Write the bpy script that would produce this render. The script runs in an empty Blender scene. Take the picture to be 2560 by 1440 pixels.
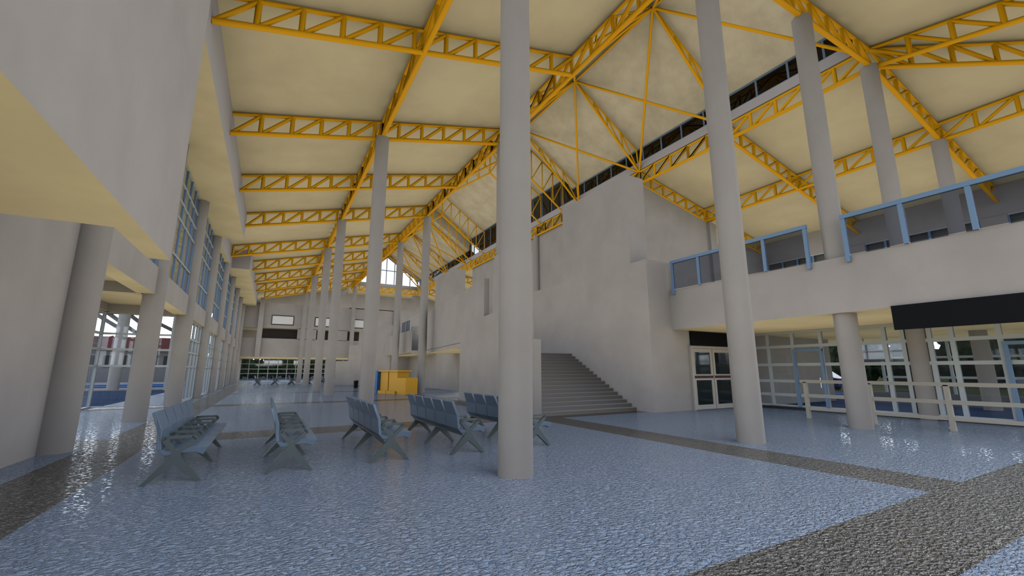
import bpy, math, random
from mathutils import Vector, Matrix
random.seed(4)
FLOOR_BUMP = 1.0
SC = bpy.context.scene
COL = SC.collection

# ------------------------------------------------------------------ materials
def mat(name, col, rough=0.6, metal=0.0, spec=0.5, var=0.0, vscale=1.2, bump=0.0, bscale=20.0, stain=None):
    m = bpy.data.materials.new(name); m.use_nodes = True
    nt = m.node_tree; b = nt.nodes['Principled BSDF']
    b.inputs['Roughness'].default_value = rough
    b.inputs['Metallic'].default_value = metal
    b.inputs['Specular IOR Level'].default_value = spec
    c = (*col, 1)
    b.inputs['Base Color'].default_value = c
    if var or bump:
        tc = nt.nodes.new('ShaderNodeTexCoord')
    if var:
        n = nt.nodes.new('ShaderNodeTexNoise'); n.inputs['Scale'].default_value = vscale
        n.inputs['Detail'].default_value = 6; n.inputs['Roughness'].default_value = .62
        nt.links.new(tc.outputs['Object'], n.inputs['Vector'])
        r = nt.nodes.new('ShaderNodeValToRGB')
        d = stain if stain else tuple(x * (1 - var) for x in col)
        l = tuple(min(1, x * (1 + var * .5)) for x in col)
        r.color_ramp.elements[0].position = .32; r.color_ramp.elements[0].color = (*d, 1)
        r.color_ramp.elements[1].position = .62; r.color_ramp.elements[1].color = (*l, 1)
        nt.links.new(n.outputs['Fac'], r.inputs['Fac'])
        nt.links.new(r.outputs['Color'], b.inputs['Base Color'])
    if bump:
        n2 = nt.nodes.new('ShaderNodeTexNoise'); n2.inputs['Scale'].default_value = bscale
        n2.inputs['Detail'].default_value = 4
        nt.links.new(tc.outputs['Object'], n2.inputs['Vector'])
        bp = nt.nodes.new('ShaderNodeBump'); bp.inputs['Strength'].default_value = bump
        bp.inputs['Distance'].default_value = .02
        nt.links.new(n2.outputs['Fac'], bp.inputs['Height'])
        nt.links.new(bp.outputs['Normal'], b.inputs['Normal'])
    return m

def floor_mat(name, c1, c2, rough, spec=0.5):
    m = bpy.data.materials.new(name); m.use_nodes = True
    nt = m.node_tree; b = nt.nodes['Principled BSDF']; L = nt.links.new
    tc = nt.nodes.new('ShaderNodeTexCoord')
    n = nt.nodes.new('ShaderNodeTexNoise'); n.inputs['Scale'].default_value = 90; n.inputs['Detail'].default_value = 3
    L(tc.outputs['Object'], n.inputs['Vector'])
    r = nt.nodes.new('ShaderNodeValToRGB')
    r.color_ramp.elements[0].position = .35; r.color_ramp.elements[0].color = (*c1, 1)
    r.color_ramp.elements[1].position = .65; r.color_ramp.elements[1].color = (*c2, 1)
    L(n.outputs['Fac'], r.inputs['Fac']); L(r.outputs['Color'], b.inputs['Base Color'])
    b.inputs['Roughness'].default_value = rough
    b.inputs['Specular IOR Level'].default_value = spec
    # pebbled, slightly directional relief of the polished granite
    mp = nt.nodes.new('ShaderNodeMapping'); mp.inputs['Scale'].default_value = (15, 26, 20)
    mp.inputs['Rotation'].default_value = (0, 0, math.radians(22))
    L(tc.outputs['Object'], mp.inputs['Vector'])
    v = nt.nodes.new('ShaderNodeTexNoise'); v.inputs['Scale'].default_value = 1.0
    v.inputs['Detail'].default_value = 3.0; v.inputs['Roughness'].default_value = .55
    v.inputs['Distortion'].default_value = .5
    L(mp.outputs['Vector'], v.inputs['Vector'])
    rr = nt.nodes.new('ShaderNodeMapRange'); rr.inputs['From Min'].default_value = .40; rr.inputs['From Max'].default_value = .72
    L(v.outputs['Fac'], rr.inputs['Value'])
    bp = nt.nodes.new('ShaderNodeBump'); bp.inputs['Strength'].default_value = FLOOR_BUMP
    bp.inputs['Distance'].default_value = .06
    L(rr.outputs['Result'], bp.inputs['Height']); L(bp.outputs['Normal'], b.inputs['Normal'])
    return m


def glass_mat(name, tint, refl=.12):
    m = bpy.data.materials.new(name); m.use_nodes = True
    nt = m.node_tree; nt.nodes.clear(); L = nt.links.new
    o = nt.nodes.new('ShaderNodeOutputMaterial'); mx = nt.nodes.new('ShaderNodeMixShader')
    t = nt.nodes.new('ShaderNodeBsdfTransparent'); t.inputs['Color'].default_value = (*tint, 1)
    g = nt.nodes.new('ShaderNodeBsdfGlossy'); g.inputs['Roughness'].default_value = .03
    g.inputs['Color'].default_value = (.9, .93, 1, 1)
    f = nt.nodes.new('ShaderNodeFresnel'); f.inputs['IOR'].default_value = 1.4
    mu = nt.nodes.new('ShaderNodeMath'); mu.operation = 'MULTIPLY'; mu.inputs[1].default_value = refl / .04
    mu.use_clamp = True
    mi = nt.nodes.new('ShaderNodeMath'); mi.operation = 'MINIMUM'; mi.inputs[1].default_value = .2
    L(f.outputs['Fac'], mu.inputs[0]); L(mu.outputs[0], mi.inputs[0]); L(mi.outputs[0], mx.inputs['Fac'])
    L(t.outputs[0], mx.inputs[1]); L(g.outputs[0], mx.inputs[2]); L(mx.outputs[0], o.inputs['Surface'])
    return m

M = {}
M['wall'] = mat('warm_grey_plaster', (.435, .424, .42), .8, spec=.08, var=.09, vscale=.55, bump=.15, bscale=9)
M['column'] = mat('column_paint', (.39, .382, .378), .7, spec=.08, var=.06, vscale=.7)
M['cream'] = mat('warm_lit_soffit', (.69, .65, .49), .8, spec=.2, var=.10, vscale=.5, bump=.15, bscale=3)  # cream puts the warm light from below into the underside colour
M['ceil'] = mat('warm_lit_ceiling_board', (.66, .63, .50), .85, spec=.2, var=.10, vscale=.35)  # warm ambient light from below is painted into this ceiling colour
M['gable'] = mat('grey_cream_ceiling_board', (.65, .63, .55), .85, spec=.2, var=.13, vscale=1.0)
M['yellow'] = mat('yellow_truss_paint', (.88, .46, .004), .5, spec=.2)
M['kyellow'] = mat('kiosk_yellow', (.80, .42, .01), .4, spec=.45)
M['kblue'] = mat('kiosk_blue', (.03, .16, .42), .4)
M['frame'] = mat('pale_blue_grey_frame', (.50, .57, .62), .5, metal=0, spec=.5)
M['bframe'] = mat('blue_frame', (.17, .30, .50), .45, spec=.5)
M['cframe'] = mat('slate_blue_mullion', (.16, .24, .36), .5)
M['recess_shade'] = mat('recess_shade_panel', (.075, .068, .062), .8)  # near-black tone paints the shade inside the end gallery opening
M['tread'] = mat('pale_stone_tread', (.27, .30, .34), .4, spec=.4)
M['eave'] = mat('shaded_eave_board', (.042, .050, .066), .9, spec=.05)  # shade under the eaves is put into this dark colour
M['railm'] = mat('pale_rail_paint', (.46, .45, .40), .5)
M['sill'] = mat('pale_grey_sill_board', (.50, .50, .54), .7)
M['floorA'] = floor_mat('blue_grey_granite', (.195, .29, .425), (.31, .42, .57), .09, .55)
M['floorB'] = floor_mat('dark_granite_band', (.03, .028, .026), (.085, .078, .066), .12, .6)
M['black'] = mat('black_sign_panel', (.009, .010, .012), .6, spec=.08)
M['maroon'] = mat('maroon_push_bar', (.045, .008, .012), .4)
M['doorframe'] = mat('pale_door_frame', (.50, .49, .45), .5)
M['doorglass'] = mat('dark_door_glass', (.006, .010, .010), .08, spec=.6)
M['white'] = mat('white_screen', (.85, .90, .95), .35)
M['seat'] = mat('blue_grey_seat_shell', (.115, .175, .255), .42, metal=.0, spec=.3)
M['leg'] = mat('grey_green_metal', (.070, .095, .105), .45, metal=.0, spec=.3)
M['step'] = mat('dark_stone_step', (.15, .14, .125), .35, spec=.5)
M['apron'] = mat('blue_grey_paving', (.055, .08, .14), .7, var=.2, vscale=.5, spec=0.0)
M['pave'] = mat('pale_pavement', (.30, .275, .26), .8, spec=0.0)
M['bluepaint'] = mat('blue_kerb_paint', (.03, .12, .34), .6, spec=0.0)
M['grass'] = mat('dry_grass', (.06, .062, .03), .9, var=.4, vscale=.3, spec=0.0)
M['leaf'] = mat('dark_foliage', (.016, .032, .013), .8, var=.5, vscale=2, spec=0.0)
M['bark'] = mat('bark', (.10, .07, .05), .9, spec=0.0)
M['hwall'] = mat('house_wall', (.20, .205, .225), .8, spec=0.0)
M['roofred'] = mat('red_tiles', (.10, .036, .034), .8, var=.3, vscale=6, spec=0.0)
M['brown'] = mat('brown_door', (.20, .10, .04), .6, spec=0.0)
M['darkglass'] = mat('dark_window', (.012, .014, .016), .3, spec=.08)
M['darksteel'] = mat('dark_steel', (.02, .02, .022), .5)
M['carblue'] = mat('dark_blue_car_paint', (.01, .015, .05), .4, spec=.08)
M['tyre'] = mat('tyre', (.01, .01, .01), .8)
M['glass'] = glass_mat('grey_tinted_glass', (.74, .77, .79), .04)
M['clearglass'] = glass_mat('clear_clerestory_glass', (.345, .355, .38), .04)
M['railglass'] = glass_mat('smoked_rail_glass', (.60, .63, .70), .03)
M['silver'] = mat('silver_handle', (.6, .6, .6), .3, metal=1)

# ------------------------------------------------------------------ mesh helpers
class MB:
    def __init__(s): s.v = []; s.f = []; s.mi = []; s.sm = []
    def add(s, vs, fs, mi=0, smooth=False):
        o = len(s.v); s.v += [tuple(v) for v in vs]
        for f in fs: s.f.append(tuple(i + o for i in f)); s.mi.append(mi); s.sm.append(smooth)
        return s
    def box(s, x0, y0, z0, x1, y1, z1, mi=0, down=None):
        x0, x1 = sorted((x0, x1)); y0, y1 = sorted((y0, y1)); z0, z1 = sorted((z0, z1))
        vs = [(x0, y0, z0), (x1, y0, z0), (x1, y1, z0), (x0, y1, z0), (x0, y0, z1), (x1, y0, z1), (x1, y1, z1), (x0, y1, z1)]
        s.add(vs, [(0, 3, 2, 1)], mi if down is None else down)
        s.add(vs, [(4, 5, 6, 7), (0, 1, 5, 4), (1, 2, 6, 5), (2, 3, 7, 6), (3, 0, 4, 7)], mi)
        return s
    def prism(s, pts, off, mi=0, down=None):
        """closed solid: polygon pts (3d) swept along off"""
        n = len(pts); off = Vector(off)
        a = [Vector(p) for p in pts]; b = [p + off for p in a]
        nrm = Vector((0, 0, 0))
        for i in range(n): nrm += a[i].cross(a[(i + 1) % n])
        if nrm.dot(off) > 0: a.reverse(); b.reverse()
        vs = a + b
        fs = [tuple(range(n)), tuple(range(2 * n - 1, n - 1, -1))]
        for i in range(n):
            j = (i + 1) % n; fs.append((j, i, n + i, n + j))
        for f in fs:
            q = [vs[i] for i in f]; nn = Vector((0, 0, 0))
            for i in range(len(q)): nn += q[i].cross(q[(i + 1) % len(q)])
            k = mi
            if down is not None and nn.length > 0 and nn.normalized().z < -.6: k = down
            s.add([], [], 0)
        o = len(s.v); s.v += [tuple(v) for v in vs]
        for f in fs:
            q = [vs[i] for i in f]; nn = Vector((0, 0, 0))
            for i in range(len(q)): nn += q[i].cross(q[(i + 1) % len(q)])
            k = mi
            if down is not None and nn.length > 0 and nn.normalized().z < -.6: k = down
            s.f.append(tuple(i + o for i in f)); s.mi.append(k); s.sm.append(False)
        return s
    def bar(s, p, q, r, n=8, r2=None, mi=0, cap=True):
        p, q = Vector(p), Vector(q); d = (q - p).normalized()
        t = Vector((0, 0, 1)) if abs(d.z) < .9 else Vector((1, 0, 0))
        u = d.cross(t).normalized(); w = d.cross(u); r2 = r if r2 is None else r2
        vs = []
        for (c, rr) in ((p, r), (q, r2)):
            for k in range(n):
                a = 2 * math.pi * (k + .5) / n
                vs.append(c + u * math.cos(a) * rr + w * math.sin(a) * rr)
        s.add(vs, [(k, n + k, n + (k + 1) % n, (k + 1) % n) for k in range(n)], mi, n > 4)
        if cap: s.add(vs, [tuple(range(n)), tuple(range(2 * n - 1, n - 1, -1))], mi)
        return s
    def build(s, name, m, parent=None, matrix=None):
        me = bpy.data.meshes.new(name); me.from_pydata([tuple(v) for v in s.v], [], s.f)
        for x in (m if isinstance(m, (list, tuple)) else [m]): me.materials.append(x)
        me.polygons.foreach_set('material_index', s.mi); me.polygons.foreach_set('use_smooth', s.sm)
        me.update()
        o = bpy.data.objects.new(name, me); COL.objects.link(o)
        if parent:
            o.parent = parent; o.matrix_parent_inverse = Matrix.Identity(4)
            if parent.type == 'EMPTY' or parent.parent or True:
                off = world_loc(parent)
                if off.length: me.transform(Matrix.Translation(-off))
        return o

def world_loc(o):
    l = Vector((0, 0, 0))
    while o: l += Vector(o.location); o = o.parent
    return l

def tag(o, label=None, cat=None, group=None, kind=None):
    if label: o['label'] = label
    if cat: o['category'] = cat
    if group: o['group'] = group
    if kind: o['kind'] = kind
    return o
def empty(name, loc, label=None, cat=None, group=None, kind=None):
    o = bpy.data.objects.new(name, None); COL.objects.link(o); o.location = loc; o.empty_display_size = .2
    return tag(o, label, cat, group, kind)
def struct(name, mb, m, label=None):
    o = mb.build(name, m); o['kind'] = 'structure'
    if label: o['label'] = label
    return o
WC = [M['wall'], M['cream']]  # second slot paints warm light from below onto undersides

# ------------------------------------------------------------------ measured layout (metres, camera at 0,0,1.6 looking +Y)
X1, X2, XR, X4, X5 = 3.5, 9.6, 14.6, 19.6, 25.7
XL = -3.65            # left facade plane
XW = 32.6             # far right upper wall
TY = [6.1, 12.2, 18.35, 24.5, 30.7, 38.5, 44.65, 50.8, 56.95, 63.1]
SL = .2345
TH = .80
def zc(x):            # underside of the roof trusses
    if x <= X2: return 11.85 + SL * (x - X1)
    if x >= X4: return 11.85 + SL * ((2 * XR - x) - X1)
    return 11.85 + SL * (X2 - X1)
ZB = zc(X2); ZT = ZB + TH
def zr(x): return zc(x) + TH + .10

# ------------------------------------------------------------------ floor
def axis_bands(lo, hi, bands):
    e = sorted(set([lo, hi] + [b for p in bands for b in p if lo < b < hi]))
    return [(a, b, any(p[0] - 1e-6 <= (a + b) / 2 <= p[1] + 1e-6 for p in bands)) for a, b in zip(e, e[1:])]
bx = [(-3.17, -2.1), (7.86, 8.93), (18.9, 19.2)]
by = [(1.56, 2.62), (12.45, 13.85), (23.6, 24.9), (34.7, 35.9), (45.7, 46.9), (56.8, 58.0)]
mb = MB()
for (a, b, d1) in axis_bands(-6.4, 19.45, bx):
    for (c, d, d2) in axis_bands(-3, 76, by):
        if a < XL - .01 and b > XL + .01: pass
        z = 0
        mb.add([(a, c, z), (b, c, z), (b, d, z), (a, d, z)], [(0, 1, 2, 3)], 1 if (d1 or d2) else 0)
struct('floor', mb, [M['floorA'], M['floorB']], 'polished blue grey granite floor with dark granite bands')

# ------------------------------------------------------------------ roof planes (ceiling)
def slab(mb, quad, t=.25, mi=0, down=None):
    mb.prism(quad, (0, 0, t), mi, down)
mb = MB()
HY = TY[0]
slab(mb, [(-4.2, HY - (X2 + 4.2), zr(-4.2)), (X2, HY, zr(X2)), (X2, 78, zr(X2)), (-4.2, 78, zr(-4.2))])
struct('ceiling', mb, M['ceil'], 'cream sloping ceiling over the left half of the hall')
mb = MB()
slab(mb, [(X4, HY, zr(X4)), (33.2, HY - (33.2 - X4), zr(33.2)), (33.2, 78, zr(33.2)), (X4, 78, zr(X4))])
struct('ceiling', mb, M['ceil'], 'cream sloping ceiling over the upper gallery on the right')
mb = MB()
d = 13.6
slab(mb, [(X2, HY, zr(X2)), (X2 - d, HY - d, zr(X2) - SL * d), (X4 + d, HY - d, zr(X2) - SL * d), (X4, HY, zr(X4))])
hip = struct('ceiling', mb, M['ceil'], 'cream sloping ceiling falling toward the near end of the building')

mb = MB(); slab(mb, [(-11.5, -6, 9.2), (-4.2, -6, zr(-4.2)), (-4.2, 78, zr(-4.2)), (-11.5, 78, 9.2)])
struct('ceiling', mb, M['ceil'], 'cream underside of the roof overhang outside the left windows')
mb = MB(); slab(mb, [(X2, 66.4, ZT + .1), (X4, 66.4, ZT + .1), (X4, 78, ZT + .1 - SL * 11.6), (X2, 78, ZT + .1 - SL * 11.6)])
struct('ceiling', mb, M['ceil'], 'cream ceiling falling away beyond the far gable end')
# raised gables over the central nave: A near, B taller middle, C far
def gable(y0, y1, zr_, ze, nm, lab):
    mb = MB()
    o = .25
    for sx in (-1, 1):
        xe = XR + sx * (5.0 + o)
        zz = ze - (zr_ - ze) / 5.0 * o
        mb.prism([(XR, y0, zr_), (xe, y0, zz), (xe, y1, zz), (XR, y1, zr_)], (0, 0, .22))
    eb = MB()
    for sx in (-1, 1):
        xe = XR + sx * (5.0 + o); sl = (zr_ - ze) / 5.0; xf = XR + sx * 7.1
        eb.prism([(xe, y0, ze - sl * o), (xf, y0, ze - sl * 2.1), (xf, y1, ze - sl * 2.1), (xe, y1, ze - sl * o)], (0, 0, .22))
    struct('trim_eave', eb, M['eave'], 'dark eaves outside the clerestory of ' + lab.split(' of ')[-1])
    return struct('ceiling', mb, M['gable'], lab)
RA, EA = 19.0, 15.62
RB, EB = 20.3, 16.9
gable(HY - .35, 25.3, RA, EA, 'A', 'grey cream pitched ceiling of the near raised nave')
gable(25.3, 45.6, RB, EB, 'B', 'grey cream pitched ceiling of the taller middle nave')
gable(45.6, 66.3, RA, EA, 'C', 'grey cream pitched ceiling of the far raised nave')

# clerestory: sill board, mullions and glass, each run one window
WN = [0]
def window_root(label, loc):
    WN[0] += 1
    return empty('window_%d' % WN[0], loc, label, None, None, 'structure')
def clerestory(x, y0, y1, ztop, label):
    w = window_root(label, (x, y0, ZT + .05))
    z0 = ZT + .08; z1 = z0 + .50
    MB().box(x - .09, y0, z0, x + .09, y1, z1).build('window_sill', M['sill'], w)
    mb = MB(); n = max(2, round((y1 - y0) / 1.47))
    for k in range(n + 1):
        yy = y0 + (y1 - y0) * k / n
        mb.box(x - .05, yy - .045, z1, x + .05, yy + .045, ztop)
    mb.box(x - .054, y0, ztop - .09, x + .054, y1, ztop + .003)
    mb.box(x - .054, y0, z1 - .003, x + .054, y1, z1 + .05)
    mb.build('window_frame', M['cframe'], w)
    MB().box(x - .01, y0, z1 + .05, x + .01, y1, ztop - .09).build('window_pane', M['clearglass'], w)
for x, s in ((X2, 'left'), (X4, 'right')):
    clerestory(x, HY, 25.3, EA, 'strip of %s clerestory glazing below the near raised nave' % s)
    clerestory(x, 25.3, 45.6, EB, 'strip of %s clerestory glazing below the taller middle nave' % s)
    clerestory(x, 45.6, 66.1, EA, 'strip of %s clerestory glazing below the far raised nave' % s)
def gable_end(y, label, sl):
    w = window_root(label, (XR, y, ZT))
    z0 = ZT + .08; z1 = z0 + .5
    MB().box(X2, y - .09, z0, X4, y + .09, z1).build('window_sill', M['sill'], w)
    mb = MB()
    def zt(x): return RA - (RA - EA) / 5 * abs(x - XR)
    for k in range(9):
        x = X2 + 10 * k / 8
        mb.box(x - .05, y - .05, z1, x + .05, y + .05, zt(x))
    mb.box(X2 + .05, y - .04, 16.75, X4 - .05, y + .04, 16.83) if False else mb.box(X2 + 1.85, y - .04, 16.75, X4 - 1.85, y + .04, 16.85)
    for sx in (-1, 1):
        mb.bar((XR, y, RA - .05), (XR + sx * 5, y, EA - .05), .06, 4)
    mb.build('window_frame', M['cframe'], w)
    MB().prism([(X2, y - .01, z1), (X4, y - .01, z1), (X4, y - .01, EA), (XR, y - .01, RA), (X2, y - .01, EA)], (0, .02, 0)).build('window_pane', M['clearglass'], w)
gable_end(66.2, 'glazed gable end showing white sky at the far end of the nave', 1)
gable_end(HY - .2, 'glazed gable end over the near end of the nave', -1)
# gable steps between the naves
for y, l in ((25.3, 'near'), (45.6, 'far')):
    mb = MB()
    for sx in (-1, 1):
        mb.prism([(XR, y - .08, RA + .1), (XR + sx * 5.25, y - .08, EA - .1), (XR + sx * 5.25, y - .08, EB - .05), (XR, y - .08, RB + .1)], (0, .16, 0))
    struct('wall_gable', mb, M['gable'], 'sloping band of wall where the %s and middle nave ceilings step' % l)

# ------------------------------------------------------------------ trusses
RC, RW = .088, .076
def truss(label, group, P0, P1, posts, flip=1, th=TH, start=True, cat='truss'):
    """lattice truss: bottom chord P0-P1, posts = fractions along; diagonals rise toward P1 when flip=1"""
    P0, P1 = Vector(P0), Vector(P1); U = Vector((0, 0, th))
    base = (P0 + P1) / 2
    t = empty('roof_truss', base, label, cat, group)
    D = P1 - P0; n = D.normalized()
    MB().bar(P0, P1, RC).build('bottom_chord', M['yellow'], t)
    MB().bar(P0 + U, P1 + U, RC * .8).build('top_chord', M['yellow'], t)
    fr = sorted(posts)
    for f in fr:
        a = P0 + D * f
        MB().bar(a, a + U, RW * 1.1, 6).build('post', M['yellow'], t)
    seq = ([0.0] if start else []) + fr
    if fr and fr[-1] < .985: seq = seq + [1.0]
    for a, b in zip(seq, seq[1:]):
        p, q = P0 + D * a, P0 + D * b
        if flip > 0: MB().bar(p + n * .03, q + U, RW, 6).build('diagonal', M['yellow'], t)
        else: MB().bar(q - n * .03, p + U, RW, 6).build('diagonal', M['yellow'], t)
    return t
ORD = ['nearest', 'second', 'third', 'fourth', 'fifth', 'sixth', 'seventh', 'eighth', 'ninth', 'tenth']
XS = -2.13
def xposts(x0, x1, ph=-1.15, st=1.08):
    r = []; k = 0
    x = ph
    while x > x0 + .25: x -= st
    x += st
    while x < x1 - .12: r.append((x - x0) / (x1 - x0)); x += st
    return r
for i, y in enumerate(TY):
    x0 = XS if i not in (5,) else -3.3
    if i == 9: x0 = -1.35
    pts = xposts(x0, X2) + ([0.004] if i in (5, 9) else [])
    truss('yellow lattice truss across the left ceiling, %s from the camera' % ORD[i], 'cross trusses of the left ceiling',
          (x0, y, zc(x0)), (X2, y, zc(X2)), pts, 1)
    # right slope
    x1 = 32.4
    pr = [1 - p for p in xposts(2 * XR - x1, X2)]
    truss('yellow lattice truss across the right gallery ceiling, %s from the camera' % ORD[i], 'cross trusses of the right ceiling',
          (X4, y, zc(X4)), (x1, y, zc(x1)), pr, 1)
def yposts(y0, y1, ph, st=1.22):
    r = []; y = ph
    while y > y0 + .15: y -= st
    y += st
    while y < y1 - .1: r.append((y1 - y) / (y1 - y0)); y += st
    return r
runs = [(X1, 'over the left row of columns', HY - 6.0, 31.0, 'near'), (X1, 'over the left row of columns', 38.2, 66, 'far'),
        (X2, 'along the left edge of the nave', HY, 31.0, 'near'), (X2, 'along the left edge of the nave', 31.0, 66, 'far'),
        (X4, 'along the right edge of the nave', HY, 31.0, 'near'), (X4, 'along the right edge of the nave', 31.0, 66, 'far'),
        (X5, 'over the gallery on the right', HY - 6.0, 31.0, 'near')]
for x, where, y0, y1, nf in runs:
    truss('yellow lengthwise lattice truss %s, %s run' % (where, nf), 'lengthwise roof trusses',
          (x, y1, zc(x)), (x, y0, zc(x)), yposts(y0, y1, 12.22), 1)
# hip end: trusses that fall toward the near end, and the diagonal hips
truss('yellow lattice truss sloping down from the right nave column toward the near end', 'hip trusses',
      (X4, HY, ZB), (X4, HY - 8, ZB - SL * 8), [k / 7 for k in range(1, 7)], -1)
truss('yellow diagonal hip truss falling to the upper right corner', 'hip trusses',
      (X4, HY, ZB), (X4 + 9, HY - 9, ZB - SL * 9), [k / 10 for k in range(1, 10)], -1)
truss('yellow level truss closing the near end of the nave', 'nave end trusses',
      (X4, HY, ZB), (X2, HY, ZB), [k / 9 for k in range(1, 9)], 1)
truss('yellow level truss closing the far end of the nave', 'nave end trusses',
      (X2, 66, ZB), (X4, 66, ZB), [k / 9 for k in range(1, 9)], 1)
# tapered nave rafters and brace bars
NA = [12.2, 18.35, 24.6]; NCf = [46.5, 52.6, 58.7, 64.8]
ZN = 18.8
def rafter(y, sx, label):
    N = Vector((XR, y, ZN)); Mx = Vector((XR + sx * 5, y, ZT)); Tp = Vector((XR + sx * 4.85, y, EA - .05))
    t = empty('nave_rafter', (N + Mx) / 2, label, 'truss', 'tapered rafters of the nave')
    MB().bar(N, Mx, .07).build('bottom_chord', M['yellow'], t)
    MB().bar(N + Vector((0, 0, .03)), Tp, .055).build('top_chord', M['yellow'], t)
    MB().bar(Mx, Tp, .05, 6).build('post', M['yellow'], t)
    for f in (.3, .5, .74):
        a = N.lerp(Mx, f); b = N.lerp(Tp, f * .98)
        MB().bar(a, b, .045, 6).build('post', M['yellow'], t)
    for f, g in ((.5, .3), (.74, .5), (1.0, .74)):
        a = N.lerp(Mx, f); b = N.lerp(Tp, g * .98)
        MB().bar(a, b, .045, 6).build('diagonal', M['yellow'], t)
BR = [0]
def rod(p, q, label, group):
    o = MB().bar(p, q, .07, 8).build('brace_bar', M['yellow']); tag(o, label, 'brace', group)
rank = ['first', 'second', 'third', 'fourth']
for ns, nm, ends in ((NA, 'near', (HY, 30.7)), (NCf, 'far', (40.6, 70))):
    for i, y in enumerate(ns):
        for sx, s in ((-1, 'left'), (1, 'right')):
            rafter(y, sx, 'yellow tapered rafter on the %s slope of the %s nave, %s from the camera' % (s, nm, rank[i]))
            for dy in (-1, 1):
                j = i + dy
                if 0 <= j < len(ns): y2 = ns[j]
                else: y2 = y + dy * 5.8
                if (nm == 'near' and y2 > 28) or (nm == 'far' and (y2 > 66 or y2 < 46)): continue
                rod((XR, y, ZN), (XR + sx * 5, y2, ZT), 'yellow %s nave brace bar, %s slope, %s ridge joint, leaning %s'
                    % (nm, s, rank[i], 'nearer' if dy < 0 else 'farther'), 'cross braces of the nave')
        if i + 1 < len(ns):
            rod((XR, y, ZN), (XR, ns[i + 1], ZN), 'yellow ridge bar of the %s nave, %s from the camera' % (nm, rank[i]), 'ridge bars')
rod((XR, HY, ZN), (XR, NA[0], ZN), 'yellow ridge bar of the near nave beside the near gable', 'ridge bars')
# parallel-chord gable frames of the taller middle nave
def gframe(y, label):
    t = empty('gable_truss', (XR, y, 17), label, 'truss', 'gable trusses of the middle nave')
    B0 = Vector((XR, y, 17.75)); T0 = Vector((XR, y, 20.05))
    MB().bar(B0, T0, .06, 6).build('post', M['yellow'], t)
    for sx in (-1, 1):
        B1 = Vector((XR + sx * 5, y, ZT)); T1 = Vector((XR + sx * 5, y, 16.65))
        MB().bar(B0, B1, .07).build('bottom_chord', M['yellow'], t)
        MB().bar(T0, T1, .06).build('top_chord', M['yellow'], t)
        for k in range(1, 6):
            f = k / 5
            MB().bar(B0.lerp(B1, f), T0.lerp(T1, f), .05, 6).build('post', M['yellow'], t)
            MB().bar(B0.lerp(B1, (k - 1) / 5), T0.lerp(T1, f), .045, 6).build('diagonal', M['yellow'], t)
for i, y in enumerate((26.6, 29.9, 41.4, 44.8)):
    gframe(y, 'yellow parallel gable truss of the taller middle nave, %s from the camera' % rank[i])

# ------------------------------------------------------------------ columns
def column(x, y, z0, z1, label, r=.29, n=8, group='round columns of the hall'):
    mb = MB(); vs = []
    for z in (z0, z1):
        for k in range(n):
            a = 2 * math.pi * (k + .5) / n + .2
            vs.append((x + r * math.cos(a), y + r * math.sin(a), z))
    mb.add(vs, [(k, (k + 1) % n, n + (k + 1) % n, n + k) for k in range(n)], 0, True)
    mb.add(vs, [tuple(range(n - 1, -1, -1)), tuple(range(n, 2 * n))])
    o = mb.build('column', M['column'])
    # origin at the foot
    o.data.transform(Matrix.Translation((-x, -y, -z0))); o.location = (x, y, z0)
    return tag(o, label, 'column', group)
cz = lambda x: zc(x) - .02
column(X1, 6.15, 0, cz(X1), 'tall grey column in the middle foreground, its foot on the blue floor')
for y, w in ((18.2, 'second'), (30.6, 'third'), (38.5, 'fourth'), (50.8, 'fifth'), (63.0, 'sixth')):
    column(X1, y, 0, cz(X1), 'tall grey column of the left row, %s from the camera' % w)
column(X2 + .02, 6.2, 0, cz(X2), 'tall grey column right of the stairs with its foot beside the dark floor band')
for y, w in ((18.35, 'second'), (30.75, 'third'), (38.5, 'fourth'), (50.8, 'fifth'), (63.0, 'sixth')):
    column(X2 + .05, y, 0, cz(X2), 'tall grey column along the left edge of the nave, %s from the camera' % w)
column(XR + .03, 6.15, 0, cz(X2), 'tall grey column standing at the balcony front between railing sections')
column(X4 - .15, 6.15, 0, cz(X2), 'tall grey column set in the right glass wall and rising through the gallery', r=.29)
column(X5, 6.15, 0, cz(X5), 'grey column on the upper gallery behind the glass railing, far right')
column(X4, 30.7, 4.8, cz(X2), 'grey column under the right nave edge beyond the stair block')

# ------------------------------------------------------------------ left side
mb = MB(); mb.box(-4.1, -3, 0, -3.72, 12.1, 9.8)
struct('wall_left', mb, WC, 'plain grey wall at the near left')
# near overhanging gallery box: slab then parapet that runs on a little further
mb = MB()
mb.box(-3.72, -3, 3.23, -1.45, 6.4, 10.3, 0, 1)
mb.box(-1.72, 6.4, 3.23, -1.45, 8.0, 10.3, 0, 1)
struct('wall_gallery_left', mb, WC, 'big grey overhanging gallery box at upper left with cream underside')
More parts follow.
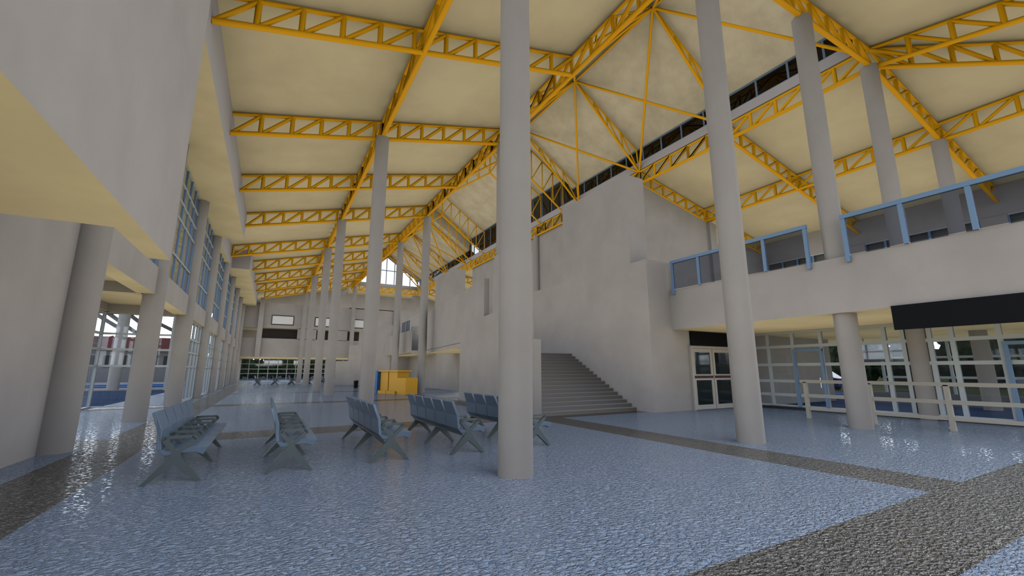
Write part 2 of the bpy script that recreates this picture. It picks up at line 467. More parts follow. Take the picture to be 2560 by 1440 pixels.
# deep cornice boxes under the roof
mb = MB()
mb.box(-4.1, 6.4, 9.68, XS, 31.1, 12.0, 0, 1)
struct('trim_1', mb, [M['sill'], M['cream']], 'deep boxed cornice along the top of the near left windows')
mb = MB()
mb.box(-4.1, 40.5, 9.72, XS, 64.0, 12.0, 0, 1)
struct('trim_2', mb, [M['sill'], M['cream']], 'deep boxed cornice along the top of the far left windows')
mb = MB()
mb.box(-4.1, 31.1, 9.6, -3.4, 40.5, 12.0, 0, 1)
struct('trim_3', mb, [M['sill'], M['cream']], 'shallow wall strip between the two boxed cornices')
LCY = [12.2, 18.3, 24.6, 31.0, 38.3, 44.6, 50.8, 57.0, 63.0]
names = ['nearest', 'second', 'third', 'fourth', 'fifth', 'sixth', 'seventh', 'eighth', 'ninth']
for y, w in zip(LCY, names):
    column(-3.6, y, 0, 9.68 if y < 31.5 or y > 40.4 else 9.6, 'grey wall column of the left window front, %s from the camera' % w, r=.33, group='columns of the left window front')
for i, (a, b) in enumerate(zip(LCY, LCY[1:])):
    mb = MB(); mb.box(-4.0, a + .3, 4.08, XL + .12, b - .3, 4.97, 0, 1)
    struct('wall_left', mb, WC, 'grey beam between the %s and next left wall columns' % names[i])
mb = MB(); mb.box(-4.1, 63.0, 0, XL, 76, 12); struct('wall_left', mb, WC, 'grey wall beyond the last left window')

def window(x, y0, y1, zs, ncol, label, mt='frame', w=.045, axis='y', dep=.06):
    """glazed wall panel; axis = direction it runs along"""
    def B(mb, a, b, c, d, e=1.0, mi=0):
        q = dep * e
        if axis == 'y': mb.box(x - q, a, c, x + q, b, d, mi)
        else: mb.box(a, x - q, c, b, x + q, d, mi)
    root = window_root(label, (x, (y0 + y1) / 2, zs[0]) if axis == 'y' else ((y0 + y1) / 2, x, zs[0]))
    mb = MB()
    cols = ncol if isinstance(ncol, (list, tuple)) else [y0 + (y1 - y0) * k / ncol for k in range(ncol + 1)]
    for c in cols: B(mb, c - w, c + w, zs[0], zs[-1])
    for z in zs: B(mb, y0 - w * .9, y1 + w * .9, max(zs[0] - .004, z - w), min(zs[-1] + .004, z + w), 1.06, 1)
    mb.build('window_frame', [M[mt], M['frame']], root)
    g = MB()
    if axis == 'y': g.box(x - .008, y0, zs[0], x + .008, y1, zs[-1])
    else: g.box(y0, x - .008, zs[0], y1, x + .008, zs[-1])
    g.build('window_pane', M['glass'], root)
    return root
UZ = [4.97, 6.03, 7.48, 8.16, 8.86, 9.68]
LZ = [.06, 1.77, 2.48, 3.15, 4.06]
for i, (a, b) in enumerate(zip(LCY, LCY[1:])):
    window(XL, a + .3, b - .3, UZ, 5, 'tall blue framed upper left window, %s from the camera' % names[i], 'bframe', .034, dep=.042)
    if i >= 2:
        window(XL - .05, a + .3, b - .3, LZ, 5, 'ground floor glazing below the upper left windows, %s bay' % names[i], 'frame')
# entrance vestibule behind the first two bays
VX = -6.4
mb = MB()
mb.box(-9.5, 12.0, 4.42, -4.0, 24.9, 4.9, 0, 1)
mb.box(-6.6, 18.05, 4.08, -3.9, 18.55, 4.42, 0, 1)
mb.box(-6.6, 24.4, 4.08, -3.9, 24.8, 4.42, 0, 1)
mb.box(-6.6, 12.2, 4.08, -6.25, 24.8, 4.42, 0, 1)
struct('ceiling', mb, WC, 'cream ceiling and beams of the left entrance lobby')
window(24.6, VX, -3.9, LZ, [VX, -3.9], 'glass screen at the back of the left entrance lobby', 'frame', axis='x')
window(VX, 12.3, 24.6, LZ, 9, 'glass side of the left entrance lobby', 'frame')
mb = MB(); mb.box(-6.5, 12.1, 0, -3.72, 12.3, 4.42); struct('wall_left', mb, WC, 'short return wall of the left entrance lobby')

# ------------------------------------------------------------------ right side: gallery, stair walls
mb = MB()
mb.box(14.27, -3, 3.23, 14.75, 12.1, 4.84, 0, 1)
mb.box(14.75, -3, 3.23, XW, 12.1, 3.7, 0, 1)
mb.box(14.75, 12.1, 3.23, XW, 45.0, 3.7, 0, 1)
struct('floor_gallery', mb, WC, 'grey gallery front and slab with cream underside on the right')
mb = MB(); mb.prism([(13.0, 12.1, 0), (26.5, 12.1, 0), (26.5, 12.1, 3.23), (14.5, 12.1, 3.23), (14.5, 12.1, 6.05), (13.0, 12.1, 6.05)], (0, .4, 0))
struct('wall_right', mb, WC, 'grey wall with the double door facing the camera')
mb = MB()
mb.prism([(13.0, 12.5, 0), (13.0, 24.0, 0), (13.0, 24.0, 6.05), (13.0, 17.75, 6.05), (13.0, 17.75, 10.12), (13.0, 12.98, 10.12), (13.0, 12.98, 6.05), (13.0, 12.5, 6.05)], (.5, 0, 0))
mb.box(13.5, 12.98, 5.9, 14.05, 17.75, 10.12)
struct('wall_right', mb, WC, 'grey wall to the right of the stairs with a raised block on top')
mb = MB(); mb.prism([(13.0, 24.0, 3.3), (13.0, 32, 3.3), (13.0, 32.0, 0), (13.0, 39.0, 0), (13.0, 39.0, 6.05), (13.0, 38.1, 6.05), (13.0, 38.1, 10.12), (13.0, 33.4, 10.12), (13.0, 33.4, 6.05), (13.0, 24.0, 6.05)], (.5, 0, 0))
mb.box(13.5, 33.4, 5.9, 14.05, 38.1, 10.12)
struct('wall_right', mb, WC, 'grey wall farther back with a second raised block on top')
mb = MB()
mb.box(X4 + .12, 18.6, 3.7, X4 + .5, 44.8, ZB - .02)
mb.prism([(X4 - .5, 18.3, 3.7), (25.85, 18.3, 3.7), (25.85, 18.3, zc(25.85) - .03), (X4, 18.3, ZB - .03), (X4 - .5, 18.3, ZB - .03)], (0, .3, 0))
mb.prism([(25.85, 18.1, 3.7), (26.5, 18.1, 3.7), (26.5, 18.1, zc(26.5) - .03), (25.85, 18.1, zc(25.85) - .03)], (0, .3, 0))
struct('wall_right', mb, WC, 'grey wall rising under the sloping gallery trusses behind the stair block')
# oblique wall left of the stairs, its foot open toward the far end
def ob(y): return 8.1 + .13 * (y - 12.9)
def obw(mb, y0, y1, z0, z1, t=.28, down=None):
    mb.prism([(ob(y0), y0, z0), (ob(y0) + t, y0, z0), (ob(y1) + t, y1, z0), (ob(y1), y1, z0)], (0, 0, z1 - z0), 0, down)
mb = MB()
obw(mb, 12.9, 13.5, 0, 2.68)
obw(mb, 13.5, 17.35, 0, 6.05); obw(mb, 17.35, 18.65, 0, 4.15); obw(mb, 18.65, 22.9, 0, 6.05)
obw(mb, 22.9, 33.0, 3.1, 6.05, .28, 1)
mb.prism([(ob(22.9), 22.9, 2.9), (ob(33), 33, 2.9), (13.0, 33, 2.9), (13.0, 22.9, 2.9)], (0, 0, .25), 0, 1)
struct('wall_stair', mb, WC, 'long grey wall on the left of the stairs running to the far hall')
mb = MB(); mb.box(ob(22.9) + .28, 22.7, 0, 13.0, 22.95, 3.1); struct('wall_stair', mb, WC, 'grey wall closing the space below the stairs')
# pier in the gap of that wall
mb = MB(); mb.box(9.35, 17.9, 4.1, 9.9, 18.6, 7.2); struct('wall_stair', mb, WC, 'narrow grey pier in the notch of the stair wall')
# staircase
st = empty('staircase', (10.7, 13.05, 0), 'wide dark stone staircase climbing between the two grey walls', 'stairs')
for k in range(17):
    y0 = 13.05 + .26 * k
    sp_ = MB().box(ob(y0) + .29, y0, 0, 12.99, y0 + .26, .141 * (k + 1) - .012).build('step', M['step'], st)
    MB().box(ob(y0) + .29, y0 - .012, .141 * (k + 1) - .012, 12.985, y0 + .255, .141 * (k + 1)).build('tread', M['tread'], sp_)
MB().prism([(ob(17.47) + .29, 17.47, 0), (12.99, 17.47, 0), (12.99, 22.6, 0), (ob(22.6) + .29, 22.6, 0)], (0, 0, .141 * 17)).build('landing', M['step'], st)

# far right upper wall and windows of the gallery
mb = MB(); mb.box(XW + .1, -6, 3.2, XW + .5, 45, 12)
for a in [0.2 + 6.15 * k for k in range(0, 5)]:
    mb.box(XW - .15, a - .5, 3.7, XW + .2, a + .5, 9.5)
mb.box(XW - .1, -6, 9.5, XW + .2, 45, 12)
struct('wall_right', mb, WC, 'grey far wall of the upper gallery with high blue framed windows')
for i in range(4):
    a = .2 + 6.15 * i + .5
    window(XW - .05, a, a + 5.15, [4.9, 6.4, 7.9, 9.5], 5, 'blue framed gallery window in the far right wall, %s from the camera' % names[i], 'bframe', .06)
mb = MB(); mb.box(26.5, 18.3, 3.7, XW + .1, 18.6, 10.3); struct('wall_right', mb, WC, 'end wall of the upper gallery')

# right ground floor glass wall
GX = 19.4
GZ = [.1, .57, 1.14, 1.83, 2.59, 3.2]
window(GX, 6.45, 12.1, GZ, [12.05, 11.25, 10.2, 9.12, 8.05, 7.03, 6.5], 'ground floor glass wall on the right, left of the set-in column', 'frame', .06)
window(GX, -3, 5.85, GZ, [5.8, 5.25, 4.19, 3.1, 2.0, .9, -.2, -1.3, -2.9], 'ground floor glass wall on the right, right of the set-in column', 'frame', .06)
mb = MB(); mb.box(GX - .12, -3, -.02, GX + .12, 12.1, .06); struct('baseboard_right', mb, M['darksteel'])
def glass_door(n, y0, y1, label):
    d = empty('door_%d' % n, (GX - .1, (y0 + y1) / 2, .05), label, None, None, 'structure')
    mb = MB(); w = .05; z1 = 2.45
    for y in (y0, y1): mb.box(GX - .13, y - w, .1, GX - .06, y + w, z1)
    mb.box(GX - .134, y0 - .05, z1 - .1, GX - .056, y1 + .05, z1 + .004)
    mb.build('door_frame', M['bframe'], d)
    MB().bar((GX - .17, y0 + .12, .9), (GX - .17, y0 + .12, 1.3), .018).build('door_handle', M['silver'], d)
glass_door(2, 9.12, 10.15, 'blue framed glass door in the right glass wall, left leaf')
glass_door(3, 3.0, 4.1, 'blue framed glass door in the right glass wall near the frame edge')

# guard rail in front of the glass
rl = empty('guard_rail', (16.15, 5.5, 0), 'pale metal guard rail with posts standing before the right glass wall', 'railing')
for y in (8.25, 6.42, 4.68, 2.9, 1.1):
    MB().box(16.1, y - .055, 0, 16.2, y + .055, 1.2).build('post', M['railm'], rl)
MB().box(16.1, -.5, 1.17, 16.2, 8.3, 1.27).build('top_rail', M['railm'], rl)
MB().box(16.11, -.5, .70, 16.19, 8.3, .80).build('middle_rail', M['railm'], rl)
MB().box(16.11, -.5, .27, 16.19, 8.3, .36).build('bottom_rail', M['railm'], rl)

# gallery railings with smoked glass
def balcony(y0, y1, posts, long_, label):
    r = empty('balcony_railing', (14.3, (y0 + y1) / 2, 4.84), label, 'railing', 'glass railings on the gallery front')
    MB().box(14.165, y0 - .06, 5.93, 14.285, y1 + .06, 6.05).build('handrail', M['bframe'], r)
    for y in posts:
        MB().box(14.175, y - .05, 4.64 if y in long_ else 4.84, 14.268, y + .05, 5.95).build('post', M['bframe'], r)
    for a, b in zip(posts, posts[1:]):
        MB().box(14.215, a + .05, 4.86, 14.23, b - .05, 5.93).build('glass_panel', M['railglass'], r)
balcony(6.72, 11.85, [6.72, 8.04, 9.3, 10.6, 11.85], (6.72, 11.85), 'blue framed smoked glass railing on the gallery, left of the balcony column')
balcony(-1.0, 5.68, [-1.0, .4, 1.75, 3.08, 4.36, 5.68], (5.68,), 'blue framed smoked glass railing on the gallery, right of the balcony column')

# hanging sign panels and the double door
o = MB().box(14.18, -1.6, 2.63, 14.268, 4.9, 3.26).build('sign_panel', M['black']); tag(o, 'long blank black sign panel hung under the gallery front at right', 'sign')
o = MB().box(15.27, 12.03, 2.62, 17.85, 12.09, 3.2).build('sign_panel', M['black']); tag(o, 'blank black sign panel over the double door', 'sign')
d = empty('door_1', (16.5, 12.08, 0), 'double glass door with maroon push bars under a black panel', None, None, 'structure')
mb = MB()
mb.box(15.17, 12.0, 0, 15.25, 12.1, 2.58); mb.box(17.8, 12.0, 0, 17.88, 12.1, 2.58); mb.box(15.16, 11.99, 2.5, 17.89, 12.09, 2.585)
mb.build('door_frame', M['doorframe'], d)
for a, b in ((15.26, 16.5), (16.54, 17.79)):
    leaf = MB()
    for x0, x1, z0, z1 in ((a, a + .13, .02, 2.49), (b - .13, b, .02, 2.49), (a + .13, b - .13, .02, .2), (a + .13, b - .13, 2.34, 2.49), (a + .13, b - .13, 1.19, 1.27), (a + .13, b - .13, 1.37, 1.43)):
        leaf.box(x0, 12.01, z0, x1, 12.07, z1)
    lf = leaf.build('door_leaf', M['doorframe'], d)
    MB().box(a + .13, 12.04, .2, b - .13, 12.06, 1.19).build('lower_pane', M['doorglass'], lf)
    MB().box(a + .13, 12.04, 1.43, b - .13, 12.06, 2.34).build('upper_pane', M['doorglass'], lf)
    MB().box(a + .04, 11.99, 1.27, b - .04, 12.05, 1.37).build('push_bar', M['maroon'], lf)

# ------------------------------------------------------------------ benches
P_SHELL = [(-1.42, .985), (-1.375, 1.005), (-1.29, .86), (-1.255, .73), (-1.235, .48), (-1.19, .455), (-1.0, .475), (-.84, .49), (-.69, .42), (-.735, .365), (-.82, .41), (-1.0, .41), (-1.1, .39), (-1.22, .385), (-1.295, .47), (-1.325, .73)]
P_BACK = [(-1.42, .985), (-1.375, 1.005), (-1.27, .745), (-1.245, .47), (-1.295, .47), (-1.325, .73)]
P_SEAT = [(-1.295, .47), (-1.245, .47), (-1.19, .445), (-1.02, .472), (-.86, .492), (-.68, .49), (-.75, .365), (-.81, .41), (-1.0, .41), (-1.1, .385), (-1.22, .385)]
P_SEAT = [(-1.295, .47), (-1.245, .47), (-1.19, .445), (-1.02, .478), (-.84, .492), (-.68, .475), (-.74, .365), (-.83, .41), (-1.0, .408), (-1.1, .385), (-1.22, .385)]
CX = -1.08
def pr_(pts, y0, y1):
    m = MB()
    a = [(x - CX, y0, z) for x, z in pts]
    m.prism(a, (0, y1 - y0, 0)); return m
def bevel(o, w=.008):
    md = o.modifiers.new('bevel', 'BEVEL'); md.width = w; md.segments = 2; md.limit_method = 'ANGLE'; md.angle_limit = math.radians(40)
def make_bench():
    b = empty('waiting_bench', (0, 0, 0), 'x', 'bench', 'five seat waiting benches')
    n = 5; Ln = 3.3; w = Ln / n
    for k in range(n):
        y0 = k * w + .012; y1 = (k + 1) * w - .012
        # back tapers a little toward its top edge
        m = MB(); pts = P_BACK
        lo = [Vector((x - CX, y0 + (.055 * max(0, (z - .6) / .4)), z)) for x, z in pts]
        hi = [Vector((x - CX, y1 - (.055 * max(0, (z - .6) / .4)), z)) for x, z in pts]
        N = len(pts)
        m.add(lo + hi, [tuple(range(N)), tuple(range(2 * N - 1, N - 1, -1))] + [((i + 1) % N, i, N + i, N + (i + 1) % N) for i in range(N)])
        bevel(m.build('backrest', M['seat'], b))
        bevel(pr_(P_SEAT, y0, y1).build('seat', M['seat'], b))
    MB().box(-.12, .02, .34, .0, Ln - .02, .41).build('support_beam', M['leg'], b)
    for y in (0, Ln / 2, Ln):
        m = MB(); yy = min(max(y, .04), Ln - .04)
        for sx in (-1, 1):
            f0, f1 = (-.36, -.30) if sx < 0 else (.355, .295)
            m.prism([(f0, yy - .035, 0), (f1, yy - .035, 0), (-.01 * sx * -1 if False else 0.01, yy - .035, .25), (0.06 if sx > 0 else -.04, yy - .035, .385), (-.03 if sx < 0 else .05, yy - .035, .40)], (0, .07, 0))
        m.prism([(-.055, yy - .036, .36), (.0, yy - .036, .24), (.075, yy - .036, .36), (.06, yy - .036, .43), (-.04, yy - .036, .43)], (0, .072, 0))
        m.build('leg_frame', M['leg'], b)
    for k in range(n + 1):
        yy = min(max(k * w, .03), Ln - .03)
        m = MB(); t = .05
        P = [(.03, .44), (-.15, .61), (-.14, .645), (.20, .645), (.235, .61), (.03, .40)]
        def seg(p, q, h=.022):
            p = Vector((p[0], yy, p[1])); q = Vector((q[0], yy, q[1])); d = (q - p).normalized(); nn = Vector((d.z, 0, -d.x)) * h
            m.prism([p + nn - Vector((0, t / 2, 0)), q + nn - Vector((0, t / 2, 0)), q - nn - Vector((0, t / 2, 0)), p - nn - Vector((0, t / 2, 0))], (0, t, 0))
        seg((.0, .42), (-.15, .615), .03); seg((-.155, .60), (-.135, .645), .02); seg((-.14, .635), (.205, .635), .02); seg((.19, .645), (.24, .595), .02); seg((.235, .605), (.03, .42), .03)
        m.build('armrest', M['leg'], b)
    return b
def copy_tree(o, parent=None):
    c = o.copy(); COL.objects.link(c)
    if parent: c.parent = parent
    for ch in o.children: copy_tree(ch, c)
    return c
bench0 = make_bench()
spots = [(-1.08, 8.1, 'leftmost five seat bench in the foreground, seen from its front side'),
         (.42, 8.1, 'second bench from the left, seen end on between the leftmost bench and the third'),
         (2.03, 8.1, 'third bench from the left, seen from behind, left of the central column'),
         (3.54, 8.1, 'fourth bench from the left, behind the central column on its left side'),
         (5.13, 8.1, 'fifth bench from the left, mostly hidden behind the central column')]
far = [(-.95, 53.2, 'small distant bench before the far glass, leftmost'), (.72, 53.2, 'small distant bench before the far glass, second from left'),
       (2.35, 53.2, 'small distant bench before the far glass, third from left'), (4.0, 53.2, 'small distant bench before the far glass, partly behind a column'),
       (5.65, 53.2, 'small distant bench before the far glass, rightmost')]
for i, (x, y, l) in enumerate(spots + far):
    b = bench0 if i == 0 else copy_tree(bench0)
    b.location = (x, y, 0); b['label'] = l

# ------------------------------------------------------------------ kiosk desk
k = empty('service_desk', (7.6, 30.6, 0), 'yellow service desk with stepped front and blue end panel', 'desk')
A = Vector((8.0, 28.8, 0)); Bq = Vector((6.9, 31.6, 0)); dv = (Bq - A).normalized(); nv = Vector((-dv.y, dv.x, 0))
if nv.y > 0 and nv.x > 0: nv = -nv
def desk(a0, a1, b0, b1, z0, z1):
    m = MB(); q = [A + dv * a0 - nv * b0, A + dv * a1 - nv * b0, A + dv * a1 - nv * b1, A + dv * a0 - nv * b1]
    return m.prism([p + Vector((0, 0, z0)) for p in q], (0, 0, z1 - z0))

# ------------------------------------------------------------------ far end wall, glass, screens
FY = 64.0
mb = MB()
mb.box(XL, FY, 3.25, 15.5, FY + .6, 5.65, 0, 1)
mb.box(XL, FY + .6, 3.25, 15.5, 75.0, 3.6, 0, 1)
mb.box(XL, FY, 7.0, 15.5, FY + .4, 10.3)
mb.box(XL, FY + .4, 7.0, 15.5, 70, 7.3)
mb.box(-1.75, FY - .6, 3.2, -1.2, FY, 10.8)
mb.box(2.9, FY, 5.6, 5.2, FY + .4, 7.05)
mb.box(7.6, FY, 5.6, 9.2, FY + .4, 7.05)
mb.box(XL, 70, 3.6, 30, 70.4, 15.0)
mb.box(-1.2, FY + 1.6, 3.6, 15.4, FY + 1.8, 7.0, 2)  # added dark sheet standing in for shade behind the opening
mb.box(9.2, FY, 10.2, 15.5, FY + .4, 10.35)
mb.box(15.5, FY - .3, 0, 30, FY + .4, 10.3)
struct('wall_back', mb, WC + [M['recess_shade']], 'grey far end wall with a gallery opening above the glass front')
window(75.0, XL, 5.2, [.06, 1.1, 1.75, 2.5, 3.25], [XL, -2.6, -1.35, -.1, 1.15, 2.4, 3.6, 4.4, 5.15], 'far glass front of the hall below the end gallery', 'frame', .05, axis='x')
window(75.0, 5.2, 13.0, [.06, 1.1, 1.75, 2.5, 3.25], 6, 'far glass front of the hall right of the distant columns', 'frame', .05, axis='x')
for x0, x1, w in ((-.27, 2.33, 'left'), (4.9, 7.4, 'middle'), (9.9, 12.4, 'right')):
    s = empty('wall_screen', ((x0 + x1) / 2, FY - .06, 7.4), 'blank white wall screen with dark border on the far wall, %s of three' % w, 'screen', 'screens on the far wall')
    m = MB()
    for q in ((x0, 7.45, x1, 7.53), (x0, 8.6, x1, 8.68), (x0, 7.45, x0 + .07, 8.68), (x1 - .07, 7.45, x1, 8.68)): m.box(q[0], FY - .1, q[1], q[2], FY - .0, q[3])
    m.build('screen_frame', M['black'], s)
    MB().box(x0 + .06, FY - .07, 7.52, x1 - .06, FY - .03, 8.61).build('screen_panel', M['white'], s)
# stepped oblique stair wall at the far right, with the gallery behind it
mb = MB()
def fw(x0, y0, x1, y1, z0, z1, t=.3):
    mb.prism([(x0, y0, z0), (x1, y1, z0), (x1, y1 + t, z0), (x0, y0 + t, z0)], (0, 0, z1 - z0))
fw(6.5, 52.0, 7.6, 50.6, 0, 2.6); fw(7.6, 50.6, 8.4, 49.6, 0, 4.3); fw(8.4, 49.6, 9.3, 48.4, 0, 6.0); fw(9.3, 48.4, 11.0, 46.0, 0, 6.3)
struct('wall_stair', mb, WC, 'stepped grey stair wall in the distance')
mb = MB()
mb.box(10.45, 37.3, 3.1, 10.75, 46.0, 5.0, 0, 1); mb.box(10.75, 37.3, 3.0, 13.0, 46.0, 3.3, 0, 1)
mb.box(10.9, 35.6, 4.55, 13.0, 36.2, 5.45)
struct('wall_gallery_right', mb, WC, 'grey gallery front in the middle distance with cream underside')
mb = MB(); mb.box(13.0, 39.0, 0, 13.4, 46.0, 6.0); mb.box(11.0, 46.0, 0, 15.5, 46.4, 6.3); mb.box(15.2, 46.4, 0, 15.5, 66, 6.3)
struct('wall_right', mb, WC, 'grey wall closing the right side of the distant hall')
r = empty('balcony_railing', (10.6, 38.9, 5.0), 'small glass railing on the distant gallery front', 'railing', 'glass railings on the gallery front')
MB().box(10.55, 37.3, 5.95, 10.65, 40.3, 6.05).build('handrail', M['frame'], r)
for y in (37.4, 38.8, 40.2): MB().box(10.56, y - .05, 5.0, 10.64, y + .05, 5.97).build('post', M['frame'], r)
for a, b in ((37.45, 38.75), (38.85, 40.15)): MB().box(10.59, a, 5.02, 10.605, b, 5.95).build('glass_panel', M['railglass'], r)

# kiosk pieces (placed from its front face line)
desk(0, .95, 0, .9, 0, 1.05)
for z in ():
    pass
def kp(name, m, *a):
    return desk(*a).build(name, M[m], k)
kp('low_counter', 'kyellow', 0.0, 1.0, 0, 1.0, 0, 1.08)
kp('cabinet', 'kyellow', 1.0, 1.95, .05, 1.0, 0, 1.5)
kp('cabinet', 'kyellow', 2.05, 2.95, .05, 1.0, 0, 1.5)
kp('plinth', 'kyellow', .98, 1.98, -.12, .1, 0, .2)
kp('plinth', 'kyellow', 2.04, 2.98, -.12, .1, 0, .2)
kp('counter_top', 'kyellow', .75, 3.05, -.1, 1.05, 1.5, 1.58)
kp('end_panel', 'kblue', 3.05, 3.3, -.15, .9, 0, 1.56)

# ------------------------------------------------------------------ outdoors
mb = MB()
mb.add([(-200, -200, -.06), (200, -200, -.06), (200, 300, -.06), (-200, 300, -.06)], [(0, 1, 2, 3)])
o = mb.build('ground', M['grass']); tag(o, None, None, None, 'structure')
mb = MB(); mb.box(-30, 10, -.06, -4.1, 46, -.02); o = struct('floor_outside', mb, M['apron'], 'blue grey paving outside the left lobby')
mb = MB(); mb.box(19.52, -30, -.06, 40, 30, -.02); o = struct('floor_outside', mb, M['apron'], 'blue grey paving outside the right glass wall')
mb = MB(); mb.box(-30, 76.2, -.06, 30, 96, -.02); struct('floor_outside', mb, M['apron'], 'blue grey paving outside the far glass front')
mb = MB(); mb.box(-60, 46, -.05, -4.2, 58, .02); struct('floor_outside', mb, M['pave'], 'pale pavement beyond the left lobby')

# outer facade behind the right glass
window(XW - .3, -6, 12.0, [.1, 1.2, 2.3, 3.2], 12, 'outer glazing seen through the right glass wall', 'frame', .06)
mb = MB(); mb.box(27.2, -8, -.03, 27.7, 11.9, .5); struct('trim_4', mb, M['hwall'], 'low kerb outside the right glass wall')
o = MB().box(26.97, 9.6, 2.03, 27.03, 10.8, 2.62).build('notice_board', M['hwall']); tag(o, 'blank pale board hanging outside behind the right glass wall', 'board')
MB().bar((27, 9.7, 2.62), (27, 9.7, 3.23), .015).build('hanger', M['darksteel'], o); MB().bar((27, 10.7, 2.62), (27, 10.7, 3.23), .015).build('hanger', M['darksteel'], o)
wb = empty('waste_bin', (7.0, 41.5, 0), 'small black bin on the floor in the distance beside the yellow desk', 'bin')
MB().bar((7.0, 41.5, 0), (7.0, 41.5, .62), .17, 16, .2).build('bin_body', M['black'], wb); MB().bar((7.0, 41.5, .62), (7.0, 41.5, .68), .21, 16).build('bin_rim', M['darksteel'], wb)
# parked car
car = empty('car', (40, 20, 0), 'dark blue car parked outside behind the right glass wall', 'car')
def prof(pts, x0, x1): 
    m = MB(); return m.prism([(x0, y, z) for y, z in pts], (x1 - x0, 0, 0))
prof([(17.6, .35), (22.0, .35), (22.1, .75), (21.9, .95), (20.9, 1.02), (18.2, 1.05), (17.5, .95)], 39.2, 40.8).build('body', M['carblue'], car)
prof([(17.9, 1.0), (20.9, 1.0), (20.1, 1.5), (18.6, 1.52)], 39.35, 40.65).build('cabin', M['darkglass'], car)
for y in (18.4, 21.1):
    for x in (39.2, 40.8): MB().bar((x - .1, y, .33), (x + .1, y, .33), .33, 14).build('wheel', M['tyre'], car)
# houses
def house(x0, x1, y0, y1, h, top, label, wm='hwall', axis='x'):
    r = empty('house', ((x0 + x1) / 2, (y0 + y1) / 2, 0), label, 'house')
    MB().box(x0, y0, -.1, x1, y1, h).build('wall', M[wm], r)
    m = MB(); xm, ym = (x0 + x1) / 2, (y0 + y1) / 2; e = .7
    if axis == 'x': m.prism([(x0 - e, y0 - e, h), (x0 - e, y1 + e, h), (x0 - e, ym, top)], (x1 - x0 + 2 * e, 0, 0))
    else: m.prism([(x0 - e, y0 - e, h), (x1 + e, y0 - e, h), (xm, y0 - e, top)], (0, y1 - y0 + 2 * e, 0))
    m.build('roof', M['roofred'], r)
    n = int((x1 - x0) / 3.2)
    if axis == 'x':
        for k in range(n):
            xa = x0 + .5 + k * (x1 - x0 - 1) / n
            if k % 3 == 1:
                MB().box(xa, y0 - .06, 0, xa + 1.3, y0, 1.9).build('door', M['brown'], r)
            MB().box(xa, y0 - .05, 1.95, xa + 2.5, y0, 3.5).build('window', M['darkglass'], r)
    else:
        for k in range(int((y1 - y0) / 3)):
            ya = y0 + .6 + k * 3
            MB().box(x0 - .05, ya, 1.0, x0, ya + 1.4, 2.3).build('window', M['darkglass'], r)
    return r
house(-48, -9.2, 76, 86, 4.3, 6.3, 'long pale building with red tiled roof seen through the left lobby glass')
house(2.5, 14, 104, 112, 2.7, 4.4, 'red roofed house beyond the far glass front')
house(75, 84, -6, 4, 3.0, 5.6, 'house with red roof far beyond the right glass wall', axis='y')
house(78, 88, 10, 22, 3.0, 5.4, 'second house with red roof far beyond the right glass wall', axis='y')
# outdoor posts and slanting canopy beams at the left
column(-10.95, 47.0, -.02, 8.6, 'grey column standing outside behind the left lobby glass', r=.42, group='columns outside')
column(-7.1, 45.5, -.02, 8.6, 'second grey column standing outside behind the left lobby glass', r=.36, group='columns outside')
for i, (p, q) in enumerate((((-13.6, 50, 6.4), (-11.9, 50, 5.25)), ((-12.9, 50, 6.6), (-10.2, 50, 4.5)), ((-11.5, 50, 6.6), (-9.4, 50, 4.9)), ((-9.2, 50, 5.8), (-7.9, 50, 5.1)))):
    o = MB().bar(p, q, .22, 4).build('canopy_beam', M['darksteel']); tag(o, 'dark slanting canopy beam outside the left lobby glass, %s from the left' % ['first', 'second', 'third', 'fourth'][i], 'beam', 'slanting canopy beams')
mb = MB(); mb.box(-14.5, 49.5, 6.5, -7, 50.5, 6.9); o = mb.build('canopy_edge', M['darksteel']); tag(o, 'dark canopy edge above the slanting beams outside', 'canopy')
for i, (y0, y1) in enumerate(((52, 54), (58, 60.5))):
    mb = MB(); mb.box(-50, y0, -.02, -6, y1, .1); struct('trim_%d' % (5 + i), mb, M['bluepaint'], 'blue painted kerb outside the left lobby')
mb = MB(); mb.box(-60, 58, -.05, -4.2, 75.2, .02); struct('floor_outside', mb, M['pave'], 'pale pavement before the long building')
# trees: crown of leaf clumps on a trunk
def tree(x, y, h, r, label, seed):
    rnd = random.Random(seed)
    t = empty('tree', (x, y, 0), label, 'tree', 'trees outside the hall')
    MB().bar((x, y, -.1), (x + .1, y, h * .55), .16, 8, .09).build('trunk', M['bark'], t)
    m = MB()
    for k in range(520):
        u = rnd.uniform(-1, 1); a = rnd.uniform(0, 2 * math.pi); rr = r * rnd.uniform(.55, 1.0)
        c = Vector((x + math.cos(a) * math.sqrt(1 - u * u) * rr, y + math.sin(a) * math.sqrt(1 - u * u) * rr, h * .5 + u * h * .5 * rr / r))
        sz = r * rnd.uniform(.12, .22)
        b1 = Vector((rnd.gauss(0, 1), rnd.gauss(0, 1), rnd.gauss(0, 1))).normalized()
        b2 = b1.orthogonal().normalized(); b3 = b1.cross(b2)
        vs = [c + b1 * sz, c - b1 * sz, c + b2 * sz, c - b2 * sz, c + b3 * sz * .5, c - b3 * sz * .5]
        m.add(vs, [(0, 2, 4), (2, 1, 4), (1, 3, 4), (3, 0, 4), (2, 0, 5), (1, 2, 5), (3, 1, 5), (0, 3, 5)])
    m.build('crown', M['leaf'], t)
